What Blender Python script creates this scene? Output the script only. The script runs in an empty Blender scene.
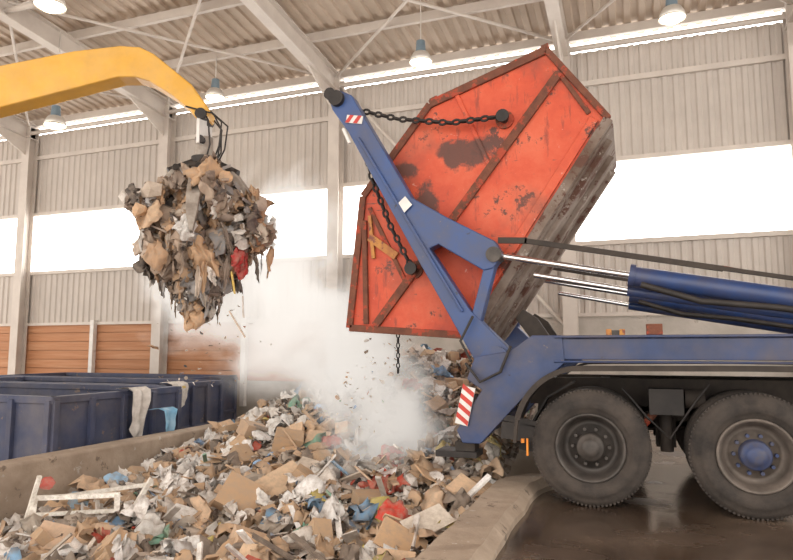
import bpy, bmesh, math, random
from mathutils import Vector, Matrix, Euler, noise
random.seed(7)
scn=bpy.context.scene
try:
    scn.view_settings.view_transform='Standard'; scn.view_settings.look='None'; scn.view_settings.exposure=0.0
except Exception: pass

# ------------------------------------------------------------- materials
def new_mat(name):
    m=bpy.data.materials.new(name); m.use_nodes=True
    nt=m.node_tree; b=nt.nodes['Principled BSDF']; return m,nt,b
def N(nt,t,**k):
    n=nt.nodes.new(t)
    for a,v in k.items():
        try: setattr(n,a,v)
        except Exception: pass
    return n
def ramp(nt,src,stops):
    r=N(nt,'ShaderNodeValToRGB'); e=r.color_ramp.elements
    e[0].position=stops[0][0]; e[0].color=(*stops[0][1],1); e[1].position=stops[-1][0]; e[1].color=(*stops[-1][1],1)
    for p,c in stops[1:-1]:
        x=e.new(p); x.color=(*c,1)
    nt.links.new(src,r.inputs[0]); return r
def noise_tex(nt,scale,detail=6,rough=.6,vec=None,coord='Object',stretch=None):
    tc=N(nt,'ShaderNodeTexCoord'); mp=N(nt,'ShaderNodeMapping')
    nt.links.new(tc.outputs[coord],mp.inputs[0])
    if stretch: mp.inputs['Scale'].default_value=stretch
    n=N(nt,'ShaderNodeTexNoise'); n.inputs['Scale'].default_value=scale; n.inputs['Detail'].default_value=detail; n.inputs['Roughness'].default_value=rough
    nt.links.new(mp.outputs[0],n.inputs['Vector']); return n
def mix(nt,fac,a,b):
    m=N(nt,'ShaderNodeMix',data_type='RGBA')
    if isinstance(fac,float): m.inputs[0].default_value=fac
    else: nt.links.new(fac,m.inputs[0])
    for i,v in ((6,a),(7,b)):
        if isinstance(v,tuple): m.inputs[i].default_value=(*v,1)
        else: nt.links.new(v,m.inputs[i])
    return m.outputs[2]
def pm(name,c1,c2=None,scale=4,rough=.6,metal=0,bump=0,chips=None,stretch=None,dust=None):
    """painted / dirty surface: two-tone noise, optional chips=(colour,scale,threshold)"""
    m,nt,b=new_mat(name)
    c2=c2 or tuple(x*.8 for x in c1)
    n=noise_tex(nt,scale,stretch=stretch)
    col=ramp(nt,n.outputs[0],[(.35,c1),(.65,c2)]).outputs[0]
    if chips:
        for cc,sc,th in chips:
            n2=noise_tex(nt,sc,8,.7)
            k=ramp(nt,n2.outputs[0],[(th,(0,0,0)),(th+.04,(1,1,1))])
            col=mix(nt,k.outputs[0],col,cc)
    if dust:
        n4=noise_tex(nt,dust[1],6,.65); k=ramp(nt,n4.outputs[0],[(.4,(0,0,0)),(.75,(dust[2],)*3)]); col=mix(nt,k.outputs[0],col,dust[0])
    nt.links.new(col,b.inputs['Base Color'])
    b.inputs['Roughness'].default_value=rough; b.inputs['Metallic'].default_value=metal
    if bump:
        bp=N(nt,'ShaderNodeBump'); bp.inputs['Strength'].default_value=bump; bp.inputs['Distance'].default_value=.02
        n3=noise_tex(nt,scale*6); nt.links.new(n3.outputs[0],bp.inputs['Height']); nt.links.new(bp.outputs[0],b.inputs['Normal'])
    return m
def em(name,c,s):
    m,nt,b=new_mat(name); b.inputs['Base Color'].default_value=(*c,1)
    b.inputs['Emission Color'].default_value=(*c,1); b.inputs['Emission Strength'].default_value=s; return m

M={}
M['sheet']=pm('wall_sheet_metal',(.58,.525,.475),(.52,.47,.425),1.2,.5,.0)
M['roof']=pm('roof_deck_metal',(.53,.425,.335),(.45,.36,.28),1.0,.55,.0)
M['steel']=pm('painted_steel_beam',(.66,.60,.54),(.58,.52,.47),2,.5)
M['conc']=pm('concrete_wall',(.58,.53,.48),(.47,.43,.38),2.5,.85,bump=.3,chips=[((.38,.33,.28),2.2,.62)])
M['concd']=pm('concrete_dirty',(.48,.385,.30),(.36,.28,.21),3,.9,bump=.5,chips=[((.20,.155,.12),4,.6),((.58,.53,.47),5,.62)],dust=((.22,.17,.13),1.2,.6))
def wood_mat():
    m,nt,b=new_mat('timber_boards')
    n=noise_tex(nt,3,8,.6,stretch=(.25,1,6)); c=ramp(nt,n.outputs[0],[(.3,(.46,.20,.09)),(.5,(.58,.29,.15)),(.72,(.66,.39,.23))])
    n2=noise_tex(nt,.35,2,.5,stretch=(1,1,12)); c2=mix(nt,n2.outputs[0],(.38,.16,.07),c.outputs[0])
    nt.links.new(c2,b.inputs['Base Color']); b.inputs['Roughness'].default_value=.7; return m
M['wood']=wood_mat()
def floor_mat():
    m,nt,b=new_mat('wet_floor')
    n=noise_tex(nt,.9,8,.6); c=ramp(nt,n.outputs[0],[(.35,(.055,.037,.027)),(.55,(.115,.08,.058)),(.72,(.21,.155,.115))])
    n2=noise_tex(nt,40,4,.7); c2=mix(nt,ramp(nt,n2.outputs[0],[(.6,(0,0,0)),(.7,(.6,.6,.6))]).outputs[0],c.outputs[0],(.26,.2,.15))
    nt.links.new(c2,b.inputs['Base Color'])
    n3=noise_tex(nt,1.1,5,.55,stretch=(1,1.3,1)); r=ramp(nt,n3.outputs[0],[(.48,(.03,.03,.03)),(.64,(.38,.38,.38))]); nt.links.new(r.outputs[0],b.inputs['Roughness'])
    b.inputs['Specular IOR Level'].default_value=.9
    bp=N(nt,'ShaderNodeBump'); bp.inputs['Strength'].default_value=.1; bp.inputs['Distance'].default_value=.008
    nt.links.new(n2.outputs[0],bp.inputs['Height']); nt.links.new(bp.outputs[0],b.inputs['Normal']); return m
M['floor']=floor_mat()
M['glass']=em('translucent_daylight_panel',(1,.985,.96),4.5)
M['lampglow']=em('lamp_lens',(1,.84,.55),9)
M['lampbody']=pm('lamp_housing',(.20,.27,.32),(.16,.22,.27),5,.4,.3)
M['alu']=pm('lamp_reflector',(.75,.72,.66),(.65,.62,.58),5,.35,.5)
grime=(.12,.095,.085)
M['blue']=pm('truck_blue_paint',(.036,.064,.17),(.024,.044,.12),3,.42,0,chips=[((.20,.15,.12),7,.66),((.02,.02,.03),5,.66)],dust=(grime,2.2,.7))
M['armblue']=pm('arm_blue_paint',(.042,.085,.235),(.03,.062,.18),3,.42,0,chips=[((.24,.18,.15),6,.66),((.02,.02,.03),5,.64)],dust=((.13,.12,.13),3,.5))
M['bluecyl']=pm('cylinder_blue',(.032,.066,.19),(.024,.05,.15),6,.33,dust=(grime,3,.5))
M['navy']=pm('container_blue',(.062,.075,.14),(.042,.052,.10),2,.6,chips=[((.20,.14,.11),5,.62)],dust=((.2,.17,.15),1.5,.5))
M['black']=pm('black_steel',(.022,.019,.018),(.045,.037,.033),5,.6,.2)
M['dark']=pm('dirty_chassis',(.035,.028,.024),(.065,.05,.04),4,.8)
M['rubber']=pm('tyre_rubber',(.026,.022,.020),(.060,.049,.042),5,.85,bump=.3,dust=((.11,.085,.068),3,.7))
M['rim']=pm('wheel_rim_grey',(.055,.048,.044),(.105,.09,.08),8,.55,.3)
M['rim2']=pm('wheel_rim_dusty',(.20,.165,.14),(.12,.10,.085),8,.6,.2)
M['hubblue']=pm('hub_blue',(.035,.062,.17),(.08,.08,.11),10,.5)
M['chrome']=pm('chrome_rod',(.8,.8,.82),(.7,.7,.72),2,.12,1)
M['rust']=pm('rusty_steel',(.13,.048,.03),(.21,.075,.042),7,.8,.1,bump=.4,chips=[((.40,.065,.033),6,.54)])
M['greyrust']=pm('weathered_underside',(.27,.215,.18),(.13,.085,.062),2.2,.85,bump=.4,chips=[((.11,.05,.035),4,.54),((.42,.37,.33),6,.62)],stretch=(1,.5,1))
M['yellow']=pm('crane_yellow',(.80,.44,.07),(.70,.37,.05),3,.42,chips=[((.3,.2,.1),8,.68)],dust=((.5,.34,.18),2,.4))
M['yellow2']=pm('yellow_plate',(.55,.25,.05),(.38,.14,.04),8,.6,chips=[((.2,.06,.04),9,.55)])
M['grapple']=pm('grapple_steel',(.24,.20,.17),(.42,.37,.32),7,.6,.2)
M['white']=pm('white_paint',(.8,.78,.75),(.7,.68,.65),6,.5)
M['redp']=pm('red_marking',(.6,.05,.03),(.5,.04,.03),6,.5)
M['cloth']=pm('white_cloth',(.72,.68,.64),(.5,.46,.42),6,.9)
M['bluebag']=pm('blue_plastic',(.12,.34,.55),(.3,.48,.62),6,.5)
M['amber']=pm('amber_lens',(.85,.3,.03),(.8,.25,.02),5,.3)
def red_mat():
    m,nt,b=new_mat('skip_red_paint')
    n=noise_tex(nt,1.6,8,.65); col=ramp(nt,n.outputs[0],[(.3,(.46,.045,.017)),(.5,(.60,.082,.030)),(.72,(.68,.145,.068))]).outputs[0]
    n1=noise_tex(nt,3,8,.7,stretch=(3,1,.6)); col=mix(nt,ramp(nt,n1.outputs[0],[(.57,(0,0,0)),(.65,(.8,.8,.8))]).outputs[0],col,(.27,.048,.026))
    n2=noise_tex(nt,3.2,10,.78); col=mix(nt,ramp(nt,n2.outputs[0],[(.57,(0,0,0)),(.60,(1,1,1))]).outputs[0],col,(.12,.04,.027))
    n6=noise_tex(nt,9,8,.7,stretch=(.5,1,2.6)); col=mix(nt,ramp(nt,n6.outputs[0],[(.64,(0,0,0)),(.67,(.9,.9,.9))]).outputs[0],col,(.14,.05,.035))
    n5=noise_tex(nt,.9,5,.6); col=mix(nt,ramp(nt,n5.outputs[0],[(.52,(0,0,0)),(.68,(.75,.75,.75))]).outputs[0],col,(.19,.06,.038))
    n4=noise_tex(nt,13,8,.7); col=mix(nt,ramp(nt,n4.outputs[0],[(.65,(0,0,0)),(.68,(.7,.7,.7))]).outputs[0],col,(.64,.34,.26))
    tc=N(nt,'ShaderNodeTexCoord')
    for cx,cz,sx,sz in ((-1.66,3.60,1.9,3.4),(-2.15,2.95,3.4,2.4),(-2.35,3.45,5,6)):
        mp=N(nt,'ShaderNodeMapping'); mp.inputs['Location'].default_value=(-cx*sx,0,-cz*sz); mp.inputs['Scale'].default_value=(sx,0,sz)
        nt.links.new(tc.outputs['Object'],mp.inputs[0])
        ln=N(nt,'ShaderNodeVectorMath',operation='LENGTH'); nt.links.new(mp.outputs[0],ln.inputs[0])
        n3=noise_tex(nt,5,8,.7); ma=N(nt,'ShaderNodeMath',operation='MULTIPLY_ADD'); nt.links.new(n3.outputs[0],ma.inputs[0]); ma.inputs[1].default_value=2.0
        nt.links.new(ln.outputs['Value'],ma.inputs[2])
        sc=N(nt,'ShaderNodeMath',operation='MULTIPLY'); nt.links.new(ma.outputs[0],sc.inputs[0]); sc.inputs[1].default_value=.5
        k=ramp(nt,sc.outputs[0],[(.74,(.95,.95,.95)),(.86,(0,0,0))])
        col=mix(nt,k.outputs[0],col,(.105,.04,.028))
    nt.links.new(col,b.inputs['Base Color']); b.inputs['Roughness'].default_value=.55
    bp=N(nt,'ShaderNodeBump'); bp.inputs['Strength'].default_value=.45; bp.inputs['Distance'].default_value=.05
    nt.links.new(n.outputs[0],bp.inputs['Height']); nt.links.new(bp.outputs[0],b.inputs['Normal'])
    return m
M['red']=red_mat()
def debris_mat():
    m,nt,b=new_mat('mixed_waste')
    a=N(nt,'ShaderNodeAttribute'); a.attribute_name='Col'
    n=noise_tex(nt,14,6,.7); c=mix(nt,ramp(nt,n.outputs[0],[(.42,(0,0,0)),(.72,(.75,.75,.75))]).outputs[0],a.outputs['Color'],(.36,.285,.22))
    nt.links.new(c,b.inputs['Base Color']); b.inputs['Roughness'].default_value=.8; return m
M['debris']=debris_mat()

# ------------------------------------------------------------- mesh builder
class MB:
    def __init__(s): s.v=[];s.f=[];s.m=[];s.mats=[];s.sm=[]
    def mi(s,k):
        if k not in s.mats: s.mats.append(k)
        return s.mats.index(k)
    def add(s,vs,fs,k,smooth=False):
        o=len(s.v); s.v+= [tuple(v) for v in vs]; i=s.mi(k)
        for f in fs: s.f.append(tuple(o+a for a in f)); s.m.append(i); s.sm.append(smooth)
    def box(s,c,d,k,rot=None):
        vs=[]
        for x in(-.5,.5):
            for y in(-.5,.5):
                for z in(-.5,.5):
                    p=Vector((x*d[0],y*d[1],z*d[2]))
                    if rot is not None: p=rot@p
                    vs.append(p+Vector(c))
        s.add(vs,[(0,1,3,2),(4,6,7,5),(0,4,5,1),(2,3,7,6),(0,2,6,4),(1,5,7,3)],k)
    def prism(s,poly,y0,y1,k):
        n=len(poly); vs=[(x,y0,z) for x,z in poly]+[(x,y1,z) for x,z in poly]
        s.add(vs,[tuple(range(n)),tuple(range(2*n-1,n-1,-1))]+[(i,i+n,(i+1)%n+n,(i+1)%n) for i in range(n)],k)
    def beam(s,a,b,w,h,k,up=(0,0,1)):
        a=Vector(a);b=Vector(b);d=(b-a);L=d.length;d.normalize();u=Vector(up)
        if abs(d.dot(u))>.98:u=Vector((0,1,0))
        sx=d.cross(u).normalized();uz=sx.cross(d)
        s.box((a+b)/2,(L,w,h),k,Matrix((d,sx,uz)).transposed())
    def ibeam(s,a,b,w,h,k):
        a=Vector(a);b=Vector(b);d=(b-a).normalized();sx=d.cross(Vector((0,0,1)))
        if sx.length<.1: sx=Vector((1,0,0))
        sx.normalize();uz=sx.cross(d)
        s.beam(a,b,.03,h,k,up=uz)
        for q in(-1,1): s.beam(a+uz*q*h/2,b+uz*q*h/2,w,.03,k,up=uz)
    def cyl(s,a,b,r,k,seg=20,r2=None):
        a=Vector(a);b=Vector(b);r2=r if r2 is None else r2;d=(b-a).normalized()
        u=d.orthogonal().normalized();w=d.cross(u);vs=[]
        for p,rr in((a,r),(b,r2)):
            for i in range(seg):
                t=2*math.pi*i/seg; vs.append(p+u*math.cos(t)*rr+w*math.sin(t)*rr)
        s.add(vs,[(i,(i+1)%seg,(i+1)%seg+seg,i+seg) for i in range(seg)],k,True)
        s.add(vs[:seg],[tuple(range(seg-1,-1,-1))],k); s.add(vs[seg:],[tuple(range(seg))],k)
    def lathe(s,prof,c,k,seg=48,axis='y'):
        vs=[];n=len(prof)
        for i in range(seg):
            t=2*math.pi*i/seg
            for r,h in prof:
                p=(r*math.cos(t),h,r*math.sin(t)) if axis=='y' else (r*math.cos(t),r*math.sin(t),h)
                vs.append((c[0]+p[0],c[1]+p[1],c[2]+p[2]))
        fs=[]
        for i in range(seg):
            for j in range(n-1):
                a=i*n+j;b=((i+1)%seg)*n+j; fs.append((a,a+1,b+1,b))
        s.add(vs,fs,k,True)
    def tube(s,pts,r,k,seg=8):
        pts=[Vector(p) for p in pts];vs=[];n=len(pts)
        for i,p in enumerate(pts):
            d=(pts[min(i+1,n-1)]-pts[max(i-1,0)]).normalized(); u=d.cross(Vector((.13,.97,.21))).normalized();w=d.cross(u)
            for j in range(seg):
                t=2*math.pi*j/seg;vs.append(p+u*math.cos(t)*r+w*math.sin(t)*r)
        fs=[(i*seg+j,i*seg+(j+1)%seg,(i+1)*seg+(j+1)%seg,(i+1)*seg+j) for i in range(n-1) for j in range(seg)]
        s.add(vs,fs,k,True)
    def strip(s,pts,y0,y1,k,th=.02):
        """bent plate following XZ points"""
        for a,b in zip(pts[:-1],pts[1:]):
            s.beam((a[0],(y0+y1)/2,a[1]),(b[0],(y0+y1)/2,b[1]),y1-y0,th,k)
    def chain(s,pts,k,ll=.085,r=.012):
        pts=[Vector(p) for p in pts]
        seg=[];tot=0
        for a,b in zip(pts[:-1],pts[1:]): seg.append((tot,a,b)); tot+=(b-a).length
        n=int(tot/(ll*.78))
        for i in range(n):
            t=(i+.5)/n*tot
            for s0,a,b in seg:
                if t<=s0+(b-a).length+1e-6: break
            d=(b-a).normalized(); p=a+d*(t-s0)
            u=d.cross(Vector((0,1,0))).normalized(); w=d.cross(u)
            if i%2: u,w=w,u
            vs=[];A=12;Bn=5
            for q in range(A):
                th=2*math.pi*q/A; c=p+d*math.cos(th)*(ll*.42)+u*math.sin(th)*ll*.26
                nn=(d*math.cos(th)+u*math.sin(th))
                for e in range(Bn):
                    f=2*math.pi*e/Bn; vs.append(c+nn*math.cos(f)*r+w*math.sin(f)*r)
            fs=[(q*Bn+e,q*Bn+(e+1)%Bn,((q+1)%A)*Bn+(e+1)%Bn,((q+1)%A)*Bn+e) for q in range(A) for e in range(Bn)]
            s.add(vs,fs,k,True)
    def build(s,name,parent=None,bevel=0,loc=(0,0,0)):
        me=bpy.data.meshes.new(name); me.from_pydata([(v[0]-loc[0],v[1]-loc[1],v[2]-loc[2]) for v in s.v],[],s.f)
        for k in s.mats: me.materials.append(M[k])
        me.polygons.foreach_set('material_index',s.m); me.polygons.foreach_set('use_smooth',s.sm); me.update()
        ob=bpy.data.objects.new(name,me); scn.collection.objects.link(ob); ob.location=loc
        if parent: ob.parent=parent
        if bevel:
            b=ob.modifiers.new('bevel','BEVEL'); b.width=bevel; b.segments=2; b.limit_method='ANGLE'; b.angle_limit=math.radians(40)
        return ob
def empty(name,loc=(0,0,0)):
    e=bpy.data.objects.new(name,None); scn.collection.objects.link(e); return e

# ------------------------------------------------------------- building
WY=14.5; XL=-26; XR=10
cols=[-22.7,-17.4,-12.15,-6.87,-1.22,3.3,8.6]
def corr(mb,x0,x1,z0,z1,y,k,p=.22,d=.035):
    x=x0;vs=[];
    prof=[(0,0),(.35,0),(.5,1),(.85,1)]
    xs=[]
    while x<x1:
        for a,b in prof: xs.append((x+a*p,y+b*d))
        x+=p
    n=len(xs)
    vs=[(a,b,z0) for a,b in xs]+[(a,b,z1) for a,b in xs]
    mb.add(vs,[(i,i+1,n+i+1,n+i) for i in range(n-1)],k)
w=MB()
corr(w,XL,XR,2.16,3.72,WY,'sheet'); corr(w,XL,XR,5.55,8.12,WY,'sheet')
w.box(((XL+XR)/2,WY+.2,-.45),(XR-XL,.3,2.1),'conc')
w.box(((XR-6.87)/2,WY+.2,1.38),(XR+6.87,.3,1.56),'conc')
w.box(((XL-6.87)/2,WY+.14,1.38),(-6.87-XL,.06,1.56),'wood')
z=.6
while z<2.1:
    w.box(((XL-6.87)/2,WY+.06,z+.127),(-6.87-XL,.08,.245),'wood'); z+=.26
w.build('wall_back')
t=MB()
for zz,h in((2.16,.08),(3.72,.10),(5.55,.10),(7.35,.12)):
    t.box(((XL+XR)/2,WY-.03,zz),(XR-XL,.08,h),'steel')
t.build('trim_girts')
for i in range(len(cols)-1):
    g=MB(); x0,x1=cols[i]+.0,cols[i+1]
    g.box(((x0+x1)/2,WY+.06,4.635),(x1-x0-.02,.02,1.75),'glass'); g.box(((x0+x1)/2,WY+.06,8.19),(x1-x0-.02,.02,.12),'glass'); g.build('window_%d'%(i+1))
for i,x in enumerate(cols):
    c=MB(); c.ibeam((x,WY-.2,-1.5),(x,WY-.2,8.3),.3,.3,'steel')
    c.box((x,WY-.36,3.4),(.26,.012,9.6),'steel'); c.build('steel_column' if i==0 else 'steel_column.%03d'%i)
p=MB()
for x in(-14.6,-9.5): p.box((x,WY-.1,1.1),(.13,.13,2.3),'white')
p.build('wall_guide_post')
# roof
RS=.085
def rz(y): return 8.35+RS*(WY-y)
YF=-4
r=MB()
xs=[];x=XL
while x<XR:
    for a,b in((0,0),(.4,0),(.5,1),(.9,1)): xs.append((x+a*.3,b*.05))
    x+=.3
n=len(xs)
r.add([(a,WY+.4,rz(WY+.4)+.22+b) for a,b in xs]+[(a,YF,rz(YF)+.22+b) for a,b in xs],[(i,i+1,n+i+1,n+i) for i in range(n-1)],'roof')
r.build('ceiling')
s=MB()
for x in cols:
    s.ibeam((x,WY,rz(WY)-.22),(x,YF,rz(YF)-.22),.26,.46,'steel')
    s.add([(x-.02,WY-.3,rz(WY)-.4),(x-.02,WY-.3,rz(WY)-1.0),(x-.02,WY-2.0,rz(WY-2.0)-.4),(x+.02,WY-.3,rz(WY)-.4),(x+.02,WY-.3,rz(WY)-1.0),(x+.02,WY-2.0,rz(WY-2.0)-.4)],[(0,1,2),(3,5,4),(1,4,5,2)],'steel')
y=WY-.1
while y>YF:
    s.beam((XL,y,rz(y)+.1),(XR,y,rz(y)+.1),.09,.2,'steel'); y-=1.75
for i in range(len(cols)-1):
    for j,(ya,yb) in enumerate(((14.2,9.2),(9.2,4.2))):
        a=(cols[i],ya,rz(ya)-.08);b=(cols[i+1],yb,rz(yb)-.08);c=(cols[i],yb,rz(yb)-.08);d=(cols[i+1],ya,rz(ya)-.08)
        s.cyl(a,b,.035,'steel',8); s.cyl(c,d,.035,'steel',8)
    for yy in (14.2,9.2,4.2): s.cyl((cols[i],yy,rz(yy)-.3),(cols[i+1],yy,rz(yy)-.3),.06,'steel',10)
    xm=(cols[i]+cols[i+1])/2
    for yy in (9.2,):
        s.cyl((cols[i],yy,rz(yy)-.3),(xm,yy,rz(yy)+.05),.03,'steel',8); s.cyl((cols[i+1],yy,rz(yy)-.3),(xm,yy,rz(yy)+.05),.03,'steel',8)
for a,b in ((3,4),):
    s.cyl((cols[a]+.1,WY-.15,8.1),(cols[b]-.1,WY-.15,1.9),.04,'steel',8)
s.build('roof_frame')
# floors
f=MB(); f.box(((10-1.0)/2,(14.5-6)/2,-.75),(11.0,20.5,1.5),'floor'); f.build('floor')
f=MB(); f.box(((XL-1)/2,(14.5-6)/2,-1.6),(-1-XL,20.5,.2),'concd'); f.build('floor_pit')
c=MB()
prof=[(-1.36,-.4),(-1.36,.06),(-1.31,.12),(-1.0,.12),(-.93,.05),(-.93,-.02)]
nn=60
vs=[]
for i in range(nn+1):
    yy=-4+i/nn*11.0
    sh=0 if yy<6.3 else (yy-6.3)**2*.5
    for a,b in prof: vs.append((a+sh+.03*noise.noise((yy*2,a*3,0)),yy,b+.03*noise.noise((yy*3,a*5,b))))
k=len(prof)
c.add(vs,[(i*k+j,i*k+j+1,(i+1)*k+j+1,(i+1)*k+j) for i in range(nn) for j in range(k-1)]+[tuple(nn*k+j for j in range(k))],'concd')
c.build('kerb')
c=MB(); c.box((-6.93,7.0,-.7),(.36,6.0,1.6),'concd'); c.build('wall_pit',bevel=.03)

# ------------------------------------------------------------- lamps
for i,(x,y,zz) in enumerate([(-8.36,7.06,6.77),(.90,12.0,7.35),(-3.83,11.91,7.24),(-12.06,10.5,6.45),(-9.3,12.57,7.51)]):
    l=MB(); top=rz(y)+.05
    l.cyl((x,y,zz+.42),(x,y,top),.012,'alu',8)
    l.cyl((x,y,zz+.17),(x,y,zz+.44),.11,'lampbody',20,.09)
    l.lathe([(.10,.2),(.15,.17),(.2,.08),(.225,-.02),(.235,-.02),(.21,.09),(.16,.18),(.10,.21)],(x,y,zz),'alu',28,'z')
    l.lathe([(.001,-.08),(.12,-.07),(.2,-.02),(.222,0)],(x,y,zz),'lampglow',28,'z')
    l.build('high_bay_lamp' if i==0 else 'high_bay_lamp.%03d'%i)

# ------------------------------------------------------------- skip
Y1,Y2=6.75,8.5
P_=[(-2.06,4.19),(-.75,4.62),(-.14,3.78),(-1.62,1.56),(-3.04,1.66),(-2.88,3.19)]
k=empty('waste_skip')
b=MB(); b.prism(P_,Y1,Y2,'red'); b.build('body',k,.02)
b=MB()
def edge(p,q,y,w,h,kk): b.beam((p[0],y,p[1]),(q[0],y,q[1]),w,h,kk,up=(0,1,0))
b.beam((P_[2][0]+.02,(Y1+Y2)/2,P_[2][1]-.02),(P_[3][0]+.02,(Y1+Y2)/2,P_[3][1]-.02),.06,Y2-Y1-.1,'greyrust',up=(0,1,0))
for yy in (Y1+.25,(Y1+Y2)/2,Y2-.25):
    b.beam((P_[2][0]-.02,yy,P_[2][1]-.14),(P_[3][0]+.07,yy,P_[3][1]+.04),.1,.12,'greyrust')
for yy in(Y1,Y2):
    for (i,j,ww,kk) in ((0,1,.09,'rust'),(1,2,.07,'rust'),(2,3,.10,'greyrust'),(3,4,.08,'rust'),(4,5,.08,'rust'),(5,0,.08,'rust')):
        edge(P_[i],P_[j],yy,ww,.07,kk)
    edge((-.62,4.34),(-2.72,1.68),yy,.09,.09,'rust')
    edge((-.28,3.80),(-1.70,1.66),yy,.10,.05,'red')
    s1=-1 if yy==Y1 else 1
    for lx,lz in((-1.21,3.9),(-2.25,2.30)):
        b.cyl((lx,yy,lz),(lx,yy+s1*.16,lz),.045,'black',14); b.cyl((lx,yy+s1*.13,lz),(lx,yy+s1*.17,lz),.07,'black',14); b.cyl((lx,yy,lz),(lx,yy+s1*.03,lz),.10,'rust',16)
edge((-1.75,4.27),(-1.38,3.40),Y1,.05,.05,'red'); edge((-2.80,3.05),(-2.35,2.15),Y1,.05,.05,'rust')
edge((-2.86,2.9),(-2.83,1.7),Y1-.01,.06,.06,'rust')
edge((-.62,4.34),(-.33,3.86),Y1,.05,.05,'rust')
for q in (.33,.66):
    y_=Y1+(Y2-Y1)*q
    b.beam((-2.09,y_,4.22),(-.76,y_,4.66),.08,.06,'rust')
b.beam((-2.06,(Y1+Y2)/2,4.22),(-1.97,(Y1+Y2)/2,4.25),Y2-Y1,.1,'rust'); b.beam((-.80,(Y1+Y2)/2,4.64),(-.72,(Y1+Y2)/2,4.66),Y2-Y1,.1,'rust')
b.build('frame_ribs',k,.008)
b=MB(); edge((-2.79,2.70),(-2.46,2.46),Y1-.02,.09,.05,'yellow2'); edge((-2.79,2.95),(-2.74,2.45),Y1-.02,.04,.04,'yellow2')
b.build('yellow_handle',k)

# ------------------------------------------------------------- truck
T=empty('skip_loader_truck')
def wheel(cx,cy0,rim,hub,name,flip=1):
    b=MB(); c=(cx,cy0,.525)
    R=.525
    P=lambda l:[(r,h*flip) for r,h in l]
    b.lathe(P([(.30,.03),(.33,.005),(.36,-.006),(.365,-.012),(.40,-.010),(.43,-.012),(.435,-.004),(.47,.0),(.50,.02),(.518,.045),(R,.07),(R,.13),(.512,.135),(.512,.15),(R,.155),(R,.20),(.512,.205),(.512,.215),(R,.22),(R,.27),(.50,.32),(.42,.335),(.30,.32)]),c,'rubber',64)
    b.lathe(P([(.30,.36),(.33,.335),(.47,.35),(R,.40),(R,.60),(.47,.65),(.3,.63)]),c,'rubber',48)
    b.lathe(P([(.30,.03),(.312,.012),(.305,.0),(.288,.006),(.275,.04),(.262,.06),(.255,.13),(.235,.17),(.20,.175),(.195,.155),(.13,.15),(.125,.12)]),c,rim,48)
    b.lathe(P([(.128,.15),(.125,.05),(.11,.03),(.085,.025),(.08,.01),(.04,.0),(.001,.0)]),c,hub,32)
    for i in range(10):
        a=2*math.pi*i/10; x=cx+.163*math.cos(a); z=.525+.163*math.sin(a)
        b.cyl((x,cy0+.16*flip,z),(x,cy0+.105*flip,z),.017,hub,6)
    for i in range(90):
        a=2*math.pi*i/90
        for h in(.06,.28):
            b.box((cx+.516*math.cos(a),cy0+h*flip,.525+.516*math.sin(a)),(.016,.06,.018),'rubber',Matrix.Rotation(-a,3,'Y'))
    b.build(name,T)
wheel(-.39,6.17,'rim','rim','wheel_rear_near'); wheel(.95,6.17,'rim2','hubblue','wheel_front_near')
wheel(-.39,8.87,'rim','rim','wheel_rear_far',-1); wheel(.95,8.87,'rim','rim','wheel_front_far',-1)
b=MB()
for x in(-.39,.95):
    b.cyl((x,6.3,.525),(x,8.7,.525),.07,'dark'); b.lathe([(.001,-.2),(.12,-.18),(.2,0),(.12,.18),(.001,.2)],(x,7.52,.525),'dark',20)
for y in(7.1,7.95):
    b.box((1.1,y,.98),(4.3,.09,.28),'dark')
    b.prism([(-.75,.72),(1.3,.72),(.9,.62),(.28,.86),(-.35,.62)],y-.15,y-.08,'dark')
    b.box((.28,y-.12,.72),(.18,.2,.5),'dark')
for x in(-.9,-.3,.3,1.2,2.2,3.0): b.box((x,7.52,1.0),(.1,.9,.2),'dark')
b.cyl((.1,7.52,.6),(2.9,7.52,.75),.05,'dark')
b.cyl((.28,6.75,.45),(.28,6.75,.85),.06,'dark'); b.box((.28,6.62,.93),(.3,.22,.24),'black')
b.cyl((.0,6.6,.62),(.2,6.6,.85),.035,'rust'); b.cyl((1.75,6.55,.75),(2.6,6.55,.75),.2,'black')
b.tube([(-.1,6.5,1.05),(.1,6.45,.8),(.3,6.5,.6),(.5,6.5,.9),(.65,6.55,1.1)],.012,'black')
b.cyl((.45,6.7,.95),(.62,6.7,.95),.09,'dark')
b.build('chassis',T,.006)
b=MB()
b.box((1.3,6.36,1.42),(3.9,.16,.2),'blue'); b.box((1.3,8.68,1.42),(3.9,.16,.2),'blue')
b.box((1.28,6.34,1.535),(3.95,.20,.025),'blue'); b.box((1.25,6.34,1.30),(3.9,.18,.02),'blue')
b.box((1.4,7.52,1.42),(3.6,2.1,.12),'dark')
for yy in(6.265,8.59):
    b.prism([(-.90,1.55),(-.62,1.55),(-.60,1.29),(-1.02,.93),(-1.42,.50),(-1.60,.50),(-1.66,.62),(-1.40,1.02),(-1.55,1.12),(-1.47,1.34),(-1.12,1.40)],yy,yy+.18,'blue')
b.box((-1.35,7.5,1.15),(.2,2.2,.25),'blue')
b.box((-1.5,7.5,.62),(.15,2.3,.16),'blue')
b.build('body_deck',T,.008)
b=MB()
def arc(cx,cz,R,a0,a1,n=14): return [(cx+R*math.cos(math.radians(a0+(a1-a0)*i/n)),cz+R*math.sin(math.radians(a0+(a1-a0)*i/n))) for i in range(n+1)]
fp=[(-1.06,.55)]+arc(-.42,.62,.63,172,100)+[(-.3,1.245),(.9,1.255)]+[(2.0,1.25)]
b.strip(fp,6.12,6.45,'black',.03); b.strip(fp,6.10,6.13,'dark',.05)
b.strip(fp,8.6,8.9,'black',.03)
b.strip([(-.98,.4),(-.95,.7),(-.8,.95),(-.55,1.1)],6.5,6.75,'black',.02)
b.build('mudguards',T)
b=MB()
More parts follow.
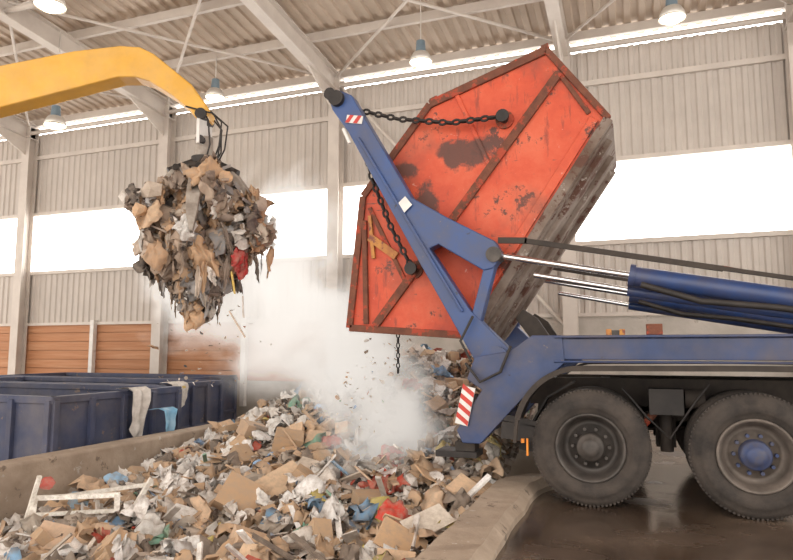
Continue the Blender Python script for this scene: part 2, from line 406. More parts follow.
for yy in(6.45,8.5):
    b.beam((-1.45,yy,.95),(-1.62,yy,.42),.13,.13,'black'); b.box((-1.68,yy,.38),(.42,.3,.06),'black'); b.box((-1.6,yy,.45),(.2,.2,.1),'dark')
    b.cyl((-1.35,yy-.08,.9),(-1.5,yy-.08,.5),.03,'chrome')
b.build('stabiliser_feet',T,.006)
b=MB()
def stripes(mb,p,u,v,L,W,n,y,dy):
    u=Vector(u);v=Vector(v);p=Vector(p)
    mb.beam((p.x,y,p.y),(p.x+u.x*L,y,p.y+u.y*L),.012,W,'white',up=(v.x,0,v.y))
    for i in range(n):
        t=(i+.15)/n*L; dt=L/n*.5; sk=W*.5
        q=[p+u*(t+sk*.5)+v*(W/2), p+u*(t+dt+sk*.5)+v*(W/2), p+u*(t+dt-sk*.5)-v*(W/2), p+u*(t-sk*.5)-v*(W/2)]
        mb.add([(w_.x,y-dy,w_.y) for w_ in q],[(0,1,2,3)],'redp')
stripes(b,(-1.52,1.05),Vector((-.22,-.97)),Vector((.97,-.22)),.38,.13,4,6.235,.008)
b.build('marker_board',T)
for j,yy in enumerate((6.42,8.72)):
    b=MB()
    arm=[(-3.18,4.28),(-3.05,4.38),(-2.9,4.30),(-2.74,4.02),(-2.18,3.05),(-1.78,2.80),(-1.28,2.52),(-1.20,2.38),(-1.30,2.24),(-1.40,2.22),(-1.88,2.52),(-1.98,2.48),(-1.55,1.82),(-1.13,1.40),(-1.15,1.20),(-1.30,1.12),(-1.46,1.22),(-2.10,2.35),(-2.93,3.86),(-3.14,4.16)]
    b.prism(arm,yy,yy+.17,'armblue')
    b.beam((-1.33,yy+.085,2.30),(-1.52,yy+.085,1.62),.14,.11,'armblue')
    b.beam((-2.80,yy-.01,3.78),(-1.62,yy-.01,1.80),.03,.05,'armblue',up=(0,1,0))
    b.cyl((-1.29,yy-.05,1.29),(-1.29,yy+.22,1.29),.16,'armblue',28); b.cyl((-1.29,yy-.07,1.29),(-1.29,yy-.04,1.29),.07,'rim',20)
    b.cyl((-1.29,yy-.03,2.38),(-1.29,yy+.2,2.38),.08,'rim',20)
    b.cyl((-3.07,yy-.06,4.27),(-3.07,yy+.23,4.27),.09,'black',18); b.cyl((-3.16,yy-.04,4.34),(-3.16,yy+.21,4.34),.07,'black',14)
    b.cyl((-2.9,yy-.03,3.72),(-2.98,yy-.03,3.9),.02,'white',10)
    b.build('lifting_arm_%d'%(j+1),T,.012)
    b=MB()
    if j==0:
        stripes(b,(-2.95,4.02),Vector((.5,-.1)).normalized(),Vector((.1,.5)).normalized(),.2,.09,2,yy-.01,.01)
        b.add([(-2.33,yy-.03,2.98),(-2.24,yy-.03,3.06),(-2.16,yy-.03,2.96),(-2.25,yy-.03,2.88)],[(0,1,2,3)],'white')
        b.build('arm_markings',T)
    b=MB(); yc=yy+.085
    b.cyl((-1.27,yc,2.38),(.02,yc,2.12),.032,'chrome'); b.cyl((.0,yc,2.125),(.05,yc,2.115),.11,'bluecyl',24)
    b.cyl((.03,yc,2.115),(2.6,yc,1.62),.095,'bluecyl',28); b.cyl((2.5,yc,1.64),(2.7,yc,1.60),.13,'black')
    b.cyl((-.92,yc+.14,2.18),(.0,yc+.14,1.99),.028,'chrome'); b.cyl((-.02,yc+.14,1.99),(2.0,yc+.14,1.62),.055,'bluecyl')
    b.beam((-1.24,yc-.1,2.52),(-.95,yc-.1,2.5),.04,.06,'dark'); b.beam((-.97,yc-.1,2.5),(.80,yc-.1,2.14),.04,.05,'dark'); b.beam((.76,yc-.1,2.15),(2.5,yc-.1,1.80),.05,.035,'dark')
    b.tube([(.1,yc-.12,2.02),(.6,yc-.13,1.85),(1.2,yc-.13,1.78),(2.2,yc-.13,1.6)],.03,'black')
    b.tube([(.8,yc-.02,2.17),(1.4,yc-.02,2.02),(2.4,yc,1.84)],.012,'rust')
    b.build('hydraulic_ram_%d'%(j+1),T)
b=MB()
b.cyl((-1.29,6.5,1.29),(-1.29,8.8,1.29),.07,'dark'); 
for yy in(7.0,7.9): b.prism([(-1.0,1.5),(-.8,1.52),(-.95,1.75),(-1.1,1.85),(-1.18,1.75)],yy,yy+.1,'dark')
for yy in(6.9,8.1): b.box((2.6,yy,1.6),(.3,.15,.3),'dark')
b.box((2.6,6.5,1.55),(.3,.2,.25),'dark'); b.box((2.6,8.8,1.55),(.3,.2,.25),'dark')
b.box((.2,6.4,1.60),(.14,.12,.1),'rust'); b.box((-.2,6.4,1.575),(.05,.08,.06),'yellow2'); b.box((-.08,6.4,1.575),(.05,.08,.06),'yellow2'); b.box((-.14,6.4,1.57),(.1,.06,.05),'rim')
b.box((-.96,6.22,.5),(.02,.03,.16),'amber'); b.box((-1.0,6.2,.56),(.03,.04,.04),'amber')
b.tube([(-1.5,6.25,1.3),(-1.62,6.3,1.5),(-1.5,6.35,1.75)],.015,'black'); b.tube([(-1.55,6.22,1.28),(-1.4,6.19,1.1),(-1.2,6.2,1.2),(-1.1,6.22,1.45)],.015,'black')
b.build('rear_fittings',T,.004)
b=MB()
for yy,o in((6.62,1),(8.66,-1)):
    a=(-2.98,yy,4.22)
    b.chain([a,(-2.4,yy,4.02),(-1.8,yy,3.90),(-1.21,yy,3.90)],'black',.1,.015)
    b.chain([(-2.86,yy,3.9),(-2.72,yy,3.35),(-2.5,yy,2.8),(-2.25,yy,2.32)],'black',.1,.015)
b.chain([(-2.47,6.8,1.6),(-2.47,6.8,1.15)],'black',.07,.008)
b.build('lifting_chains',T)

# ------------------------------------------------------------- debris generator
PAL=[((.50,.42,.35),9),((.40,.32,.26),9),((.64,.57,.51),8),((.18,.135,.11),5),((.84,.80,.76),8),((.50,.33,.20),7),((.62,.44,.29),5),((.28,.40,.58),1.4),((.50,.08,.05),1.0),((.62,.48,.16),.7),((.09,.08,.08),3),((.2,.33,.25),.6),((.72,.63,.54),6)]
PC=[p for p,_ in PAL];PW=[q for _,q in PAL]
class Debris:
    def __init__(s): s.v=[];s.f=[];s.c=[];s.sm=[]
    def col(s,c=None):
        c=c or random.choices(PC,PW)[0]; j=random.uniform(.8,1.15); return tuple(min(1,x*j) for x in c)+(1,)
    def put(s,vs,fs,c,smooth=False):
        o=len(s.v); s.v+=vs
        for f in fs: s.f.append(tuple(o+a for a in f)); s.c+= [c]*len(f); s.sm.append(smooth)
    def sheet(s,p,size,c=None,n=4,crum=.25,rot=None,asp=None):
        R=rot or Euler((random.uniform(-1,1),random.uniform(-1,1),random.uniform(0,6.3))).to_matrix(); asp=asp or random.uniform(.4,1)
        vs=[]
        for i in range(n):
            for j in range(n):
                u,v=(i/(n-1)-.5)*size,(j/(n-1)-.5)*size*asp
                if i in(0,n-1) and j in(0,n-1): u*=.72; v*=.72
                q=Vector((u+random.uniform(-.3,.3)*crum*size/n*2,v+random.uniform(-.3,.3)*crum*size/n*2,random.uniform(-1,1)*crum*size*.6))
                vs.append(tuple(p+R@q))
        s.put(vs,[(i*n+j,i*n+j+1,(i+1)*n+j+1,(i+1)*n+j) for i in range(n-1) for j in range(n-1)],s.col(c),random.random()<.6)
    def cloth(s,p,w,h,c,rot,n=9,amp=.25,rag=.3):
        """folded rag or bag: coherent folds, rounded wavy outline"""
        off=Vector((random.random()*99,random.random()*99,random.random()*99)); vs=[]
        for i in range(n):
            for j in range(n):
                u=(i/(n-1)-.5); v=(j/(n-1)-.5)
                rr=1-.45*(4*u*u)*(4*v*v)
                du=rag*.35*noise.noise(Vector((u*2,v*5,5))+off); dv=rag*.35*noise.noise(Vector((u*5,v*2,9))+off)
                dome=(1-4*u*u)*(1-4*v*v)*.18*w
                q=Vector(((u*rr+du)*w,(v*rr+dv)*h,dome+amp*w*noise.noise(Vector((u*3.5,v*1.6,0))+off)+amp*.5*w*noise.noise(Vector((u*8,v*5,2))+off)))
                vs.append(tuple(p+rot@q))
        s.put(vs,[(i*n+j,i*n+j+1,(i+1)*n+j+1,(i+1)*n+j) for i in range(n-1) for j in range(n-1)],s.col(c),True)
    def board(s,p,L,W,H,c=None,rot=None):
        R=rot or Euler((random.uniform(-.6,.6),random.uniform(-.8,.8),random.uniform(0,6.3))).to_matrix()
        vs=[tuple(p+R@Vector((x*L*(1+random.uniform(-.06,.06)),y*W*(1+random.uniform(-.06,.06)),z*H))) for x in(-.5,.5) for y in(-.5,.5) for z in(-.5,.5)]
        s.put(vs,[(0,1,3,2),(4,6,7,5),(0,4,5,1),(2,3,7,6),(0,2,6,4),(1,5,7,3)],s.col(c))
    def lump(s,p,r,c=None):
        t=(1+5**.5)/2
        V=[(-1,t,0),(1,t,0),(-1,-t,0),(1,-t,0),(0,-1,t),(0,1,t),(0,-1,-t),(0,1,-t),(t,0,-1),(t,0,1),(-t,0,-1),(-t,0,1)]
        Fc=[(0,11,5),(0,5,1),(0,1,7),(0,7,10),(0,10,11),(1,5,9),(5,11,4),(11,10,2),(10,7,6),(7,1,8),(3,9,4),(3,4,2),(3,2,6),(3,6,8),(3,8,9),(4,9,5),(2,4,11),(6,2,10),(8,6,7),(9,8,1)]
        S=Vector((random.uniform(.6,1.3),random.uniform(.6,1.3),random.uniform(.4,.9)))
        vs=[tuple(p+Vector((a*S.x,b*S.y,cc*S.z))*r/1.9*random.uniform(.6,1.3)) for a,b,cc in V]
        s.put(vs,Fc,s.col(c),random.random()<.5)
    def build(s,name,parent=None):
        me=bpy.data.meshes.new(name); me.from_pydata(s.v,[],s.f); at=me.color_attributes.new('Col','FLOAT_COLOR','CORNER')
        flat=[x for c in s.c for x in c]; at.data.foreach_set('color',flat)
        me.polygons.foreach_set('use_smooth',s.sm)
        me.materials.append(M['debris']); ob=bpy.data.objects.new(name,me); scn.collection.objects.link(ob)
        if parent: ob.parent=parent
        return ob
def sm(t): t=max(0,min(1,t)); return t*t*(3-2*t)
def hz(x,y):
    h=-.52+.50*sm((y-4.5)/6)
    h+=.30*sm((x+6)/3.5)*sm((y-2)/3)
    h+=.92*math.exp(-(((x+4.0)/1.9)**2+((y-10.4)/2.2)**2))
    h+=.80*math.exp(-(((x+1.2)/2.2)**2+((y-12)/2.5)**2))
    h+=.18*math.exp(-(((x+2.2)/1.0)**2+((y-7.4)/1.2)**2))
    h+=.15*noise.noise((x*.9,y*.9,3))+.12*noise.noise((x*2.3,y*2.3,7))
    h-=1.3*(1-sm((y-.8)/2.0))
    return h
D=Debris()
nx,ny=130,170
def X_(i): return -6.72+i/nx*5.4
def Y_(j): return .6+j/ny*13.4
vs=[]
for i in range(nx+1):
    for j in range(ny+1):
        x,y=X_(i),Y_(j); vs.append((x,y,hz(x,y)-.04+random.uniform(-.03,.03)))
D.v+=vs
for i in range(nx):
    for j in range(ny):
        a=i*(ny+1)+j; D.f.append((a,a+ny+1,a+ny+2,a+1)); D.c+= [D.col(random.choice([(.2,.16,.13),(.3,.25,.2),(.42,.36,.31),(.13,.1,.08)]))]*4; D.sm.append(False)
def rp():
    y=2.4+11.3*random.random()**1.5; x=random.uniform(-6.5,-1.42)
    return x,y
for i in range(15500):
    x,y=rp(); p=Vector((x,y,hz(x,y)+random.uniform(-.01,.05)))
    q=random.random(); s_=random.lognormvariate(-2.75,.5); s_=min(s_,.26)
    if q<.55: D.sheet(p,s_*1.5,n=3 if s_<.06 else 5,crum=random.uniform(.08,.28))
    elif q<.70: D.board(p,s_*random.uniform(1,3),s_*random.uniform(.2,.8),random.uniform(.005,.025))
    else: D.lump(p,s_*.65)
for i in range(1150):
    x,y=rp(); q=random.random(); c=random.choice([(.82,.79,.75),(.52,.35,.22),(.66,.61,.56),(.2,.16,.13),(.42,.36,.3),(.74,.70,.66),(.60,.42,.28),(.84,.82,.80),(.50,.33,.20)])
    if random.random()<.08: c=random.choice([(.5,.07,.04),(.22,.38,.6),(.24,.42,.62),(.6,.5,.15),(.2,.38,.28)])
    x=max(x,-6.35); p=Vector((x,y,hz(x,y)+.07))
    if q<.68: D.cloth(p,random.uniform(.14,.38),random.uniform(.14,.36),c,Euler((random.uniform(-.7,.7),random.uniform(-.7,.7),random.uniform(0,6))).to_matrix(),n=8,amp=.5,rag=.9)
    elif q<.80: D.board(p,random.uniform(.3,.8),random.uniform(.03,.08),.02,c)
    else:
        cc=random.choice([(.56,.37,.22),(.50,.34,.21),(.62,.43,.28),c]); D.board(p,random.uniform(.15,.38),random.uniform(.12,.3),random.choice([.012,.012,.1,.16]),cc)
def hero(x,y,dz=0.08): return Vector((x,y,hz(x,y)+dz))
E=lambda a,b,c:Euler((a,b,c)).to_matrix()
card=(.56,.37,.22)
D.board(hero(-4.3,7.6,.16),.38,.28,.24,card,E(.35,.2,.5)); D.board(hero(-3.95,7.75,.12),.3,.3,.015,(.60,.42,.28),E(.7,.1,.2))
D.board(hero(-3.9,5.9,.18),.42,.36,.16,(.50,.33,.20),E(.9,.5,.4)); D.board(hero(-3.65,6.3,.16),.5,.3,.02,(.58,.42,.28),E(.6,-.4,.9)); D.board(hero(-3.4,6.6,.14),.45,.35,.02,(.7,.6,.5),E(.3,.2,.1))
D.board(hero(-1.75,4.9,.14),.4,.3,.02,card,E(.5,.5,.3)); D.board(hero(-1.65,5.25,.14),.38,.25,.015,(.78,.7,.6),E(.4,-.3,.8))
D.board(hero(-5.1,8.0,.15),.34,.24,.2,(.52,.36,.24),E(.3,.3,1.1)); D.board(hero(-2.6,6.2,.14),.34,.28,.015,(.6,.43,.3),E(.7,.2,1.9)); D.board(hero(-3.0,4.7,.12),.3,.22,.14,(.5,.34,.22),E(.3,.4,.8)); D.board(hero(-5.0,4.6,.14),.34,.26,.02,(.55,.38,.26),E(.7,.2,.3))
D.cloth(hero(-1.98,5.35,.16),.3,.26,(.55,.05,.03),E(.6,.2,1),n=9,amp=.3)
for a,b_,s_ in ((-5.3,6.6,.34),(-4.7,5.3,.3),(-2.6,5.3,.3),(-3.2,7.4,.34),(-5.7,7.4,.32),(-4.0,4.4,.28)): D.cloth(hero(a,b_,.12),s_,s_*.9,(.84,.81,.78),E(random.uniform(-.5,.5),.2,a),n=14,amp=.7,rag=.9)
# white window frame and battens lying in front of the pit wall
fr=[(-6.0,5.25,.32),(-5.25,5.62,.30),(-4.95,5.3,.05),(-5.7,4.95,.02)]
pts=[hero(a,b_,c_) for a,b_,c_ in fr]
for i in range(4):
    a=pts[i];b_=pts[(i+1)%4]; d=b_-a; D.board((a+b_)/2,d.length+.05,.055,.045,(.86,.83,.77),d.to_track_quat('X','Z').to_matrix())
m1=(pts[0]+pts[3])/2;m2=(pts[1]+pts[2])/2; d=m2-m1; D.board((m1+m2)/2,d.length,.04,.035,(.82,.79,.72),d.to_track_quat('X','Z').to_matrix())
for a,b_ in ((hero(-5.95,5.1,.1),hero(-5.9,5.2,.55)),(hero(-4.9,5.3,.0),hero(-4.75,5.55,.42)),(hero(-6.1,5.7,.25),hero(-5.1,6.0,.33))):
    d=b_-a; D.board((a+b_)/2,d.length,.045,.04,(.84,.80,.73),d.to_track_quat('X','Z').to_matrix())
for k_ in range(5): D.cloth(hero(-5.0+random.uniform(-.25,.25),11.2+random.uniform(-.2,.2),.2),.5,.45,(.3,.5,.72),E(.9,random.uniform(-.5,.5),random.uniform(-.5,.5)),amp=.4)
D.cloth(hero(-6.1,6.0,.12),.35,.3,(.30,.45,.58),E(.5,.2,.3)); D.cloth(hero(-6.2,6.6,.14),.3,.25,(.32,.5,.68),E(.6,.1,1)); D.cloth(hero(-6.35,5.7,.42),.2,.16,(.5,.10,.08),E(.9,.1,.2))
for k_ in range(16):
    D.cloth(hero(random.uniform(-1.95,-1.4),random.uniform(6.6,8),.14),random.uniform(.15,.35),.25,random.choice([(.6,.5,.2),(.45,.28,.16),(.7,.66,.6),(.3,.24,.2)]),E(random.uniform(.3,1.2),random.uniform(-.4,.4),random.uniform(0,3)))
D.build('rubbish_heap')

# ------------------------------------------------------------- containers
for i,(xr,ya,yb) in enumerate([(-7.5,6.75,9.3),(-8.14,9.6,11.45),(-9.4,11.75,13.8)]):
    b=MB(); xl=xr-5.5; top=.72; bot=-1.5; xc=(xl+xr)/2; yc=(ya+yb)/2
    for yy in(ya,yb): b.box((xc,yy,(top+bot)/2),(xr-xl,.06,top-bot),'navy')
    for xx in(xl,xr): b.box((xx,yc,(top+bot)/2),(.06,yb-ya,top-bot),'navy')
    b.box((xc,yc,bot+.06),(xr-xl,yb-ya,.1),'navy')
    for yy in(ya,yb): b.box((xc,yy,top),(xr-xl+.14,.12,.10),'navy')
    for xx in(xl,xr): b.box((xx,yc,top),(.12,yb-ya+.14,.10),'navy')
    n=8
    for j in range(n+1):
        x=xl+(xr-xl)*j/n
        for yy,o in((ya-.06,0),(yb+.06,0)): b.box((x,yy,(top+bot)/2),(.09,.07,top-bot),'navy')
    for j in range(5):
        y=ya+(yb-ya)*j/4; b.box((xr+.06,y,(top+bot)/2),(.07,.09,top-bot),'navy')
    b.box((xr+.06,yc,-.1),(.07,yb-ya,.08),'navy')
    b.build('waste_container' if i==0 else 'waste_container.%03d'%i,bevel=.008)
def drape(name,x,y,ztop,w_,h_,mat,seed):
    b=MB();n=18;m=14;vs=[]
    for i in range(n+1):
        for j in range(m+1):
            u=(i/n-.5)*w_; v=j/m
            if v<.25: xx=x-.25+v; zz=ztop+.02-.1*(.25-v)
            else: xx=x+.02+.06*math.sin(v*3); zz=ztop-(v-.25)*h_*1.33*(1-.35*abs(u)/w_+.2*noise.noise((u*6,seed,0)))
            rr=.05*noise.noise((u*9,v*3,seed))+.03*math.sin(u*30+seed+v*3)
            vs.append((xx+rr,y+u*(1-.3*v)+.04*noise.noise((v*4,seed,1)),zz+rr*.3))
    b.add(vs,[(i*(m+1)+j,i*(m+1)+j+1,(i+1)*(m+1)+j+1,(i+1)*(m+1)+j) for i in range(n) for j in range(m)],mat,True)
    return b.build(name)
drape('draped_sheet',-7.36,8.2,.80,.46,.8,'cloth',1); drape('draped_sheet.001',-8.0,9.95,.80,.45,.55,'cloth',5); drape('blue_plastic_bag',-7.14,8.65,.45,.3,.5,'bluebag',3)

# ------------------------------------------------------------- crane with grapple
K=empty('grapple_crane')
G0=Vector((-5.68,7.5,0)); U=Vector((.939,.344,0)); V=Vector((-.344,.939,0))
def P3(u,z,v=0): p=G0+U*u+V*v; return (p.x,p.y,z)
def uprism(b,poly,v0,v1,k):
    n=len(poly); vs=[P3(u,z,v0) for u,z in poly]+[P3(u,z,v1) for u,z in poly]
    b.add(vs,[tuple(range(n)),tuple(range(2*n-1,n-1,-1))]+[(i,i+n,(i+1)%n+n,(i+1)%n) for i in range(n)],k)
b=MB()
uprism(b,[(-5.7,4.75),(-3.05,5.46),(-1.9,5.70),(-1.24,5.78),(-.95,5.76),(-.75,5.66),(-.19,5.20),(.08,4.82),(.06,4.70),(-.12,4.70),(-.2,4.82),(-.48,5.05),(-.80,5.25),(-1.0,5.31),(-1.25,5.31),(-3.01,4.83),(-5.7,4.05)],-.17,.17,'yellow')
b.build('boom',K,.025)
b=MB()
b.cyl(P3(-5.5,-1.5),P3(-5.5,4.2),.35,'yellow',28); b.cyl(P3(-5.5,-1.5),P3(-5.5,-1.3),.7,'dark',28); b.box(P3(-5.5,4.4),(.5,.5,.6),'yellow')
b.build('mast',K,.02)
b=MB()
b.cyl(P3(-.03,4.75,-.22),P3(-.03,4.75,.22),.08,'black'); 
for v in(-.13,.13): b.beam(P3(-.03,4.82,v),P3(-.03,4.32,v),.05,.17,'white')
b.cyl(P3(-.03,4.38,-.2),P3(-.03,4.38,.2),.06,'black')
b.cyl(P3(-.03,4.45),P3(-.02,4.12),.13,'grapple',20); b.cyl(P3(-.02,4.16),P3(-.02,4.02),.18,'black',24); b.box(P3(-.02,3.95),(.36,.36,.22),'dark')
for q in range(6):
    a=q*1.05+.3
    b.tube([P3(-.05+.06*math.cos(a),4.9,.06*math.sin(a)),P3(.12+.18*math.cos(a),4.65,.2*math.sin(a)),P3(.14+.12*math.cos(a),4.3,.2*math.sin(a)),P3(.05+.1*math.cos(a),4.05,.12*math.sin(a))],.013,'black')
b.tube([P3(-.25,4.86,-.19),P3(.15,4.75,-.2),P3(.28,4.5,-.2),P3(.2,4.1,-.1)],.013,'black')
b.build('rotator',K,.004)
b=MB()
for q in range(5):
    a=q*2*math.pi/5-1.08; ca,sa=math.cos(a),math.sin(a)
    tang=Vector((-sa,ca,0))
    prof=[(.15,4.0,.20),(.42,3.88,.24),(.62,3.62,.22),(.70,3.3,.18),(.66,2.95,.12),(.55,2.7,.05)]
    if q==0: prof=[(.12,4.0,.22),(.36,3.90,.23),(.62,3.68,.21),(.84,3.40,.18),(.93,3.10,.13),(.90,2.90,.04)]
    vs=[]
    for r_,z_,w_ in prof:
        for ww in(-.5,.5):
            for rr in(0,.06):
                p=Vector((-5.68,7.5,0))+Vector((ca,sa,0))*(r_+rr)+tang*ww*w_; vs.append((p.x,p.y,z_+rr*.4))
    fs=[]
    for i in range(len(prof)-1):
        o=i*4;e=o+4
        fs+=[(o+1,o+3,e+3,e+1),(o,e,e+2,o+2),(o,o+1,e+1,e),(o+2,e+2,e+3,o+3)]
    b.add(vs,fs,'grapple')
    p=Vector((-5.68,7.5,0))
    b.cyl(p+Vector((ca*.12,sa*.12,4.10)),p+Vector((ca*.5,sa*.5,3.90)),.055,'black',12)
    b.cyl(p+Vector((ca*.42,sa*.42,3.94))-tang*.15,p+Vector((ca*.42,sa*.42,3.94))+tang*.15,.045,'dark',12)
b.build('grapple_tines',K,.01)
W=Debris()
gp=[((.40,.30,.23),9),((.55,.46,.38),7),((.78,.73,.68),5),((.12,.10,.09),7),((.46,.29,.17),6),((.25,.19,.155),7),((.58,.37,.22),4),((.34,.33,.33),3)]
def gcol(): return random.choices([a for a,_ in gp],[c for _,c in gp])[0]
def grad(z):
    pts=[(1.7,.02),(2.0,.14),(2.35,.32),(2.7,.58),(3.0,.74),(3.3,.76),(3.6,.64),(3.9,.40)]
    for (a,ra),(c,rc) in zip(pts[:-1],pts[1:]):
        if a<=z<=c: return ra+(rc-ra)*(z-a)/(c-a)
    return .05
def lob(a,z): return 1+1.0*noise.noise((math.cos(a)*1.4+3,math.sin(a)*1.4,z*1.5))
for i in range(300):
    z=random.triangular(2.0,3.8,3.15); a=random.uniform(0,6.283); r_=grad(z)*random.uniform(.2,.65)*lob(a,z)
    W.lump(Vector((-5.68+r_*math.cos(a),7.5+r_*math.sin(a),z)),random.uniform(.1,.24),gcol())
for i in range(640):
    z=random.triangular(1.85,3.9,3.1); a=random.uniform(0,6.283)
    r_=grad(z)*random.uniform(.65,1.0)*lob(a,z)
    p=Vector((-5.68+r_*math.cos(a),7.5+r_*math.sin(a),z+.1*math.cos(a+.4)))
    q=random.random(); s_=random.uniform(.12,.34)
    rot=Euler((random.uniform(1.0,2.1),random.uniform(-.8,.8),a+1.57+random.uniform(-.7,.7))).to_matrix()
    if q<.68: W.cloth(p,s_*.95,s_*random.uniform(.9,1.6),gcol(),rot,n=10,amp=.6,rag=.9)
    elif q<.80: W.sheet(p,s_*.7,gcol(),n=5,crum=random.uniform(.12,.25),rot=rot)
    elif q<.88: W.board(p,s_*1.8,s_*.15,.015,gcol(),rot)
    else: W.lump(p,s_*.6,gcol())
for i in range(11):
    t=i/10; W.lump(Vector((-6.5+.55*t,7.05+.15*t,3.46+.08*math.sin(t*3)))+Vector((0,0,random.uniform(-.02,.02))),.20,(.10,.095,.095))
for i in range(60):
    a=random.uniform(0,6.283); z=random.uniform(2.1,3.1); r_=grad(z)*1.05*lob(a,z)
    W.cloth(Vector((-5.68+r_*math.cos(a),7.5+r_*math.sin(a),z-.15)),random.uniform(.03,.10),random.uniform(.25,.55),gcol(),Euler((1.57,random.uniform(-.5,.5),a+1.57)).to_matrix(),n=8,amp=.8,rag=.9)
W.cloth(Vector((-5.35,6.72,2.98)),.28,.32,(.86,.83,.8),Euler((1.35,.3,.3)).to_matrix(),n=14,amp=.5,rag=.8)
W.cloth(Vector((-5.95,6.72,3.2)),.32,.42,(.62,.43,.28),Euler((1.4,.5,.1)).to_matrix(),n=14,amp=.3,rag=.5)
W.cloth(Vector((-5.9,6.8,2.65)),.32,.42,(.48,.30,.18),Euler((1.5,-.3,.3)).to_matrix(),n=14,amp=.35,rag=.5)
W.cloth(Vector((-6.45,7.2,2.95)),.36,.46,(.64,.52,.43),Euler((1.5,.5,-.2)).to_matrix(),n=14,amp=.45,rag=.8)
for i in range(4): W.cloth(Vector((-4.98+random.uniform(-.05,.03),7.35+random.uniform(-.08,.08),2.62+random.uniform(-.15,.12))),.18,.34,(.42,.025,.025),Euler((1.5,random.uniform(-.4,.4),.9)).to_matrix(),amp=.5)
W.board(Vector((-4.98,7.25,2.3)),.3,.04,.02,(.7,.5,.12),E(0,1.4,.3))
W.build('grabbed_waste',K)
FD=Debris()
for i in range(60):
    z=random.uniform(.9,2.1); p=Vector((-5.5+random.gauss(0,.35),7.5+random.uniform(-.4,.4),z)); FD.sheet(p,random.uniform(.02,.07),n=3,crum=.3)
FD.board(Vector((-5.0,7.4,1.75)),.42,.03,.02,(.72,.6,.5),E(0,1.0,.3)); FD.board(Vector((-5.05,7.6,2.0)),.3,.03,.02,(.75,.7,.66),E(0,1.5,.3)); FD.sheet(Vector((-6.4,7.4,1.45)),.2,(.5,.3,.18),n=5,crum=.2)
FD.build('falling_scraps',K)
FD=Debris()
for i in range(90):
    t=random.random(); p=Vector((-2.85-.3*t+random.gauss(0,.2),7.4+random.gauss(0,.3),1.55-1.1*t)); FD.sheet(p,random.uniform(.02,.08),n=3,crum=.3)
FD.build('tipped_scraps',bpy.data.objects['waste_skip'])

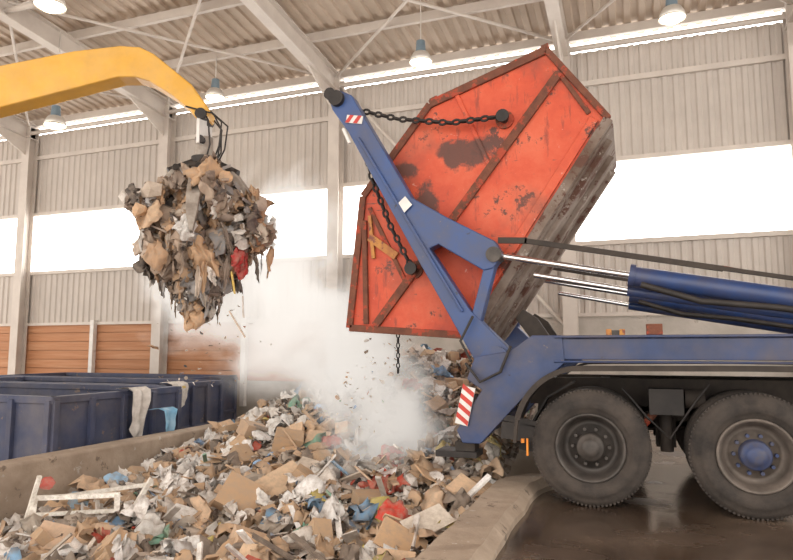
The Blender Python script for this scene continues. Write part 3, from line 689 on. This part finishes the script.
# ------------------------------------------------------------- dust
def dust_mat(name,dens,sc,seed,glow):
    m=bpy.data.materials.new(name); m.use_nodes=True; nt=m.node_tree; nt.nodes.clear()
    out=N(nt,'ShaderNodeOutputMaterial'); vol=N(nt,'ShaderNodeVolumePrincipled'); nt.links.new(vol.outputs[0],out.inputs['Volume'])
    vol.inputs['Color'].default_value=(1,.985,.96,1); vol.inputs['Anisotropy'].default_value=.0
    tc=N(nt,'ShaderNodeTexCoord')
    mp=N(nt,'ShaderNodeMapping'); mp.inputs['Location'].default_value=(seed,seed*2,0); nt.links.new(tc.outputs['Object'],mp.inputs[0])
    n=N(nt,'ShaderNodeTexNoise'); n.inputs['Scale'].default_value=sc; n.inputs['Detail'].default_value=5; n.inputs['Roughness'].default_value=.6; n.inputs['Distortion'].default_value=.4; nt.links.new(mp.outputs[0],n.inputs['Vector'])
    ln=N(nt,'ShaderNodeVectorMath',operation='LENGTH'); nt.links.new(tc.outputs['Object'],ln.inputs[0])
    ad=N(nt,'ShaderNodeMath',operation='MULTIPLY_ADD'); nt.links.new(n.outputs[0],ad.inputs[0]); ad.inputs[1].default_value=-2.6; nt.links.new(ln.outputs['Value'],ad.inputs[2])
    mr=N(nt,'ShaderNodeMapRange'); mr.interpolation_type='SMOOTHSTEP'; mr.inputs[1].default_value=-.42; mr.inputs[2].default_value=-1.15; mr.inputs[3].default_value=0; mr.inputs[4].default_value=1
    nt.links.new(ad.outputs[0],mr.inputs[0])
    ed=N(nt,'ShaderNodeMapRange'); ed.inputs[1].default_value=1.0; ed.inputs[2].default_value=.6; ed.inputs[3].default_value=0; ed.inputs[4].default_value=1; nt.links.new(ln.outputs['Value'],ed.inputs[0])
    mu=N(nt,'ShaderNodeMath',operation='MULTIPLY'); nt.links.new(mr.outputs[0],mu.inputs[0]); nt.links.new(ed.outputs[0],mu.inputs[1])
    m3=N(nt,'ShaderNodeMath',operation='MULTIPLY'); nt.links.new(mu.outputs[0],m3.inputs[0]); m3.inputs[1].default_value=dens
    nt.links.new(m3.outputs[0],vol.inputs['Density'])
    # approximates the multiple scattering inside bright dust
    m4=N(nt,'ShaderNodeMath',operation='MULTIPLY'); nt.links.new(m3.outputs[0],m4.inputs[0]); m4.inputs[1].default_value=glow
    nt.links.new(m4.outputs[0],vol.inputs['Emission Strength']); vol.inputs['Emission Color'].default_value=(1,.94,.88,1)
    return m
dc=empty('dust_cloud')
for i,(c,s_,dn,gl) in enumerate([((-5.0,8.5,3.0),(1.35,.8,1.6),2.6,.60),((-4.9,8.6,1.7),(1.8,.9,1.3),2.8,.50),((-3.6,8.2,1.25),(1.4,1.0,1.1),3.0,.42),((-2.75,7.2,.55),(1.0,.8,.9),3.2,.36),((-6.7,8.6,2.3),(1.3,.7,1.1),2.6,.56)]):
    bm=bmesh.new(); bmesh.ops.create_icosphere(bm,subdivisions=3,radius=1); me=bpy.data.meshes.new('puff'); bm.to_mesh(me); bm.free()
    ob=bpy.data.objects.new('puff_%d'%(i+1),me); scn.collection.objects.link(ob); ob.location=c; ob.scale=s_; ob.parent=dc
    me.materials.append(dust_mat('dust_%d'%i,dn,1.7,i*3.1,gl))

# ------------------------------------------------------------- light
wd=bpy.data.worlds.new('daylight'); scn.world=wd; wd.use_nodes=True
bg=wd.node_tree.nodes['Background']; bg.inputs[0].default_value=(1,.935,.865,1); bg.inputs[1].default_value=2.65
cam=bpy.data.objects.new('camera',bpy.data.cameras.new('camera')); scn.collection.objects.link(cam)
cam.location=(0,0,1.42); cam.rotation_euler=(math.pi/2+math.radians(6.15),0,math.radians(20.1))
cam.data.sensor_width=36; cam.data.lens=29.05; cam.data.clip_end=200
scn.camera=cam
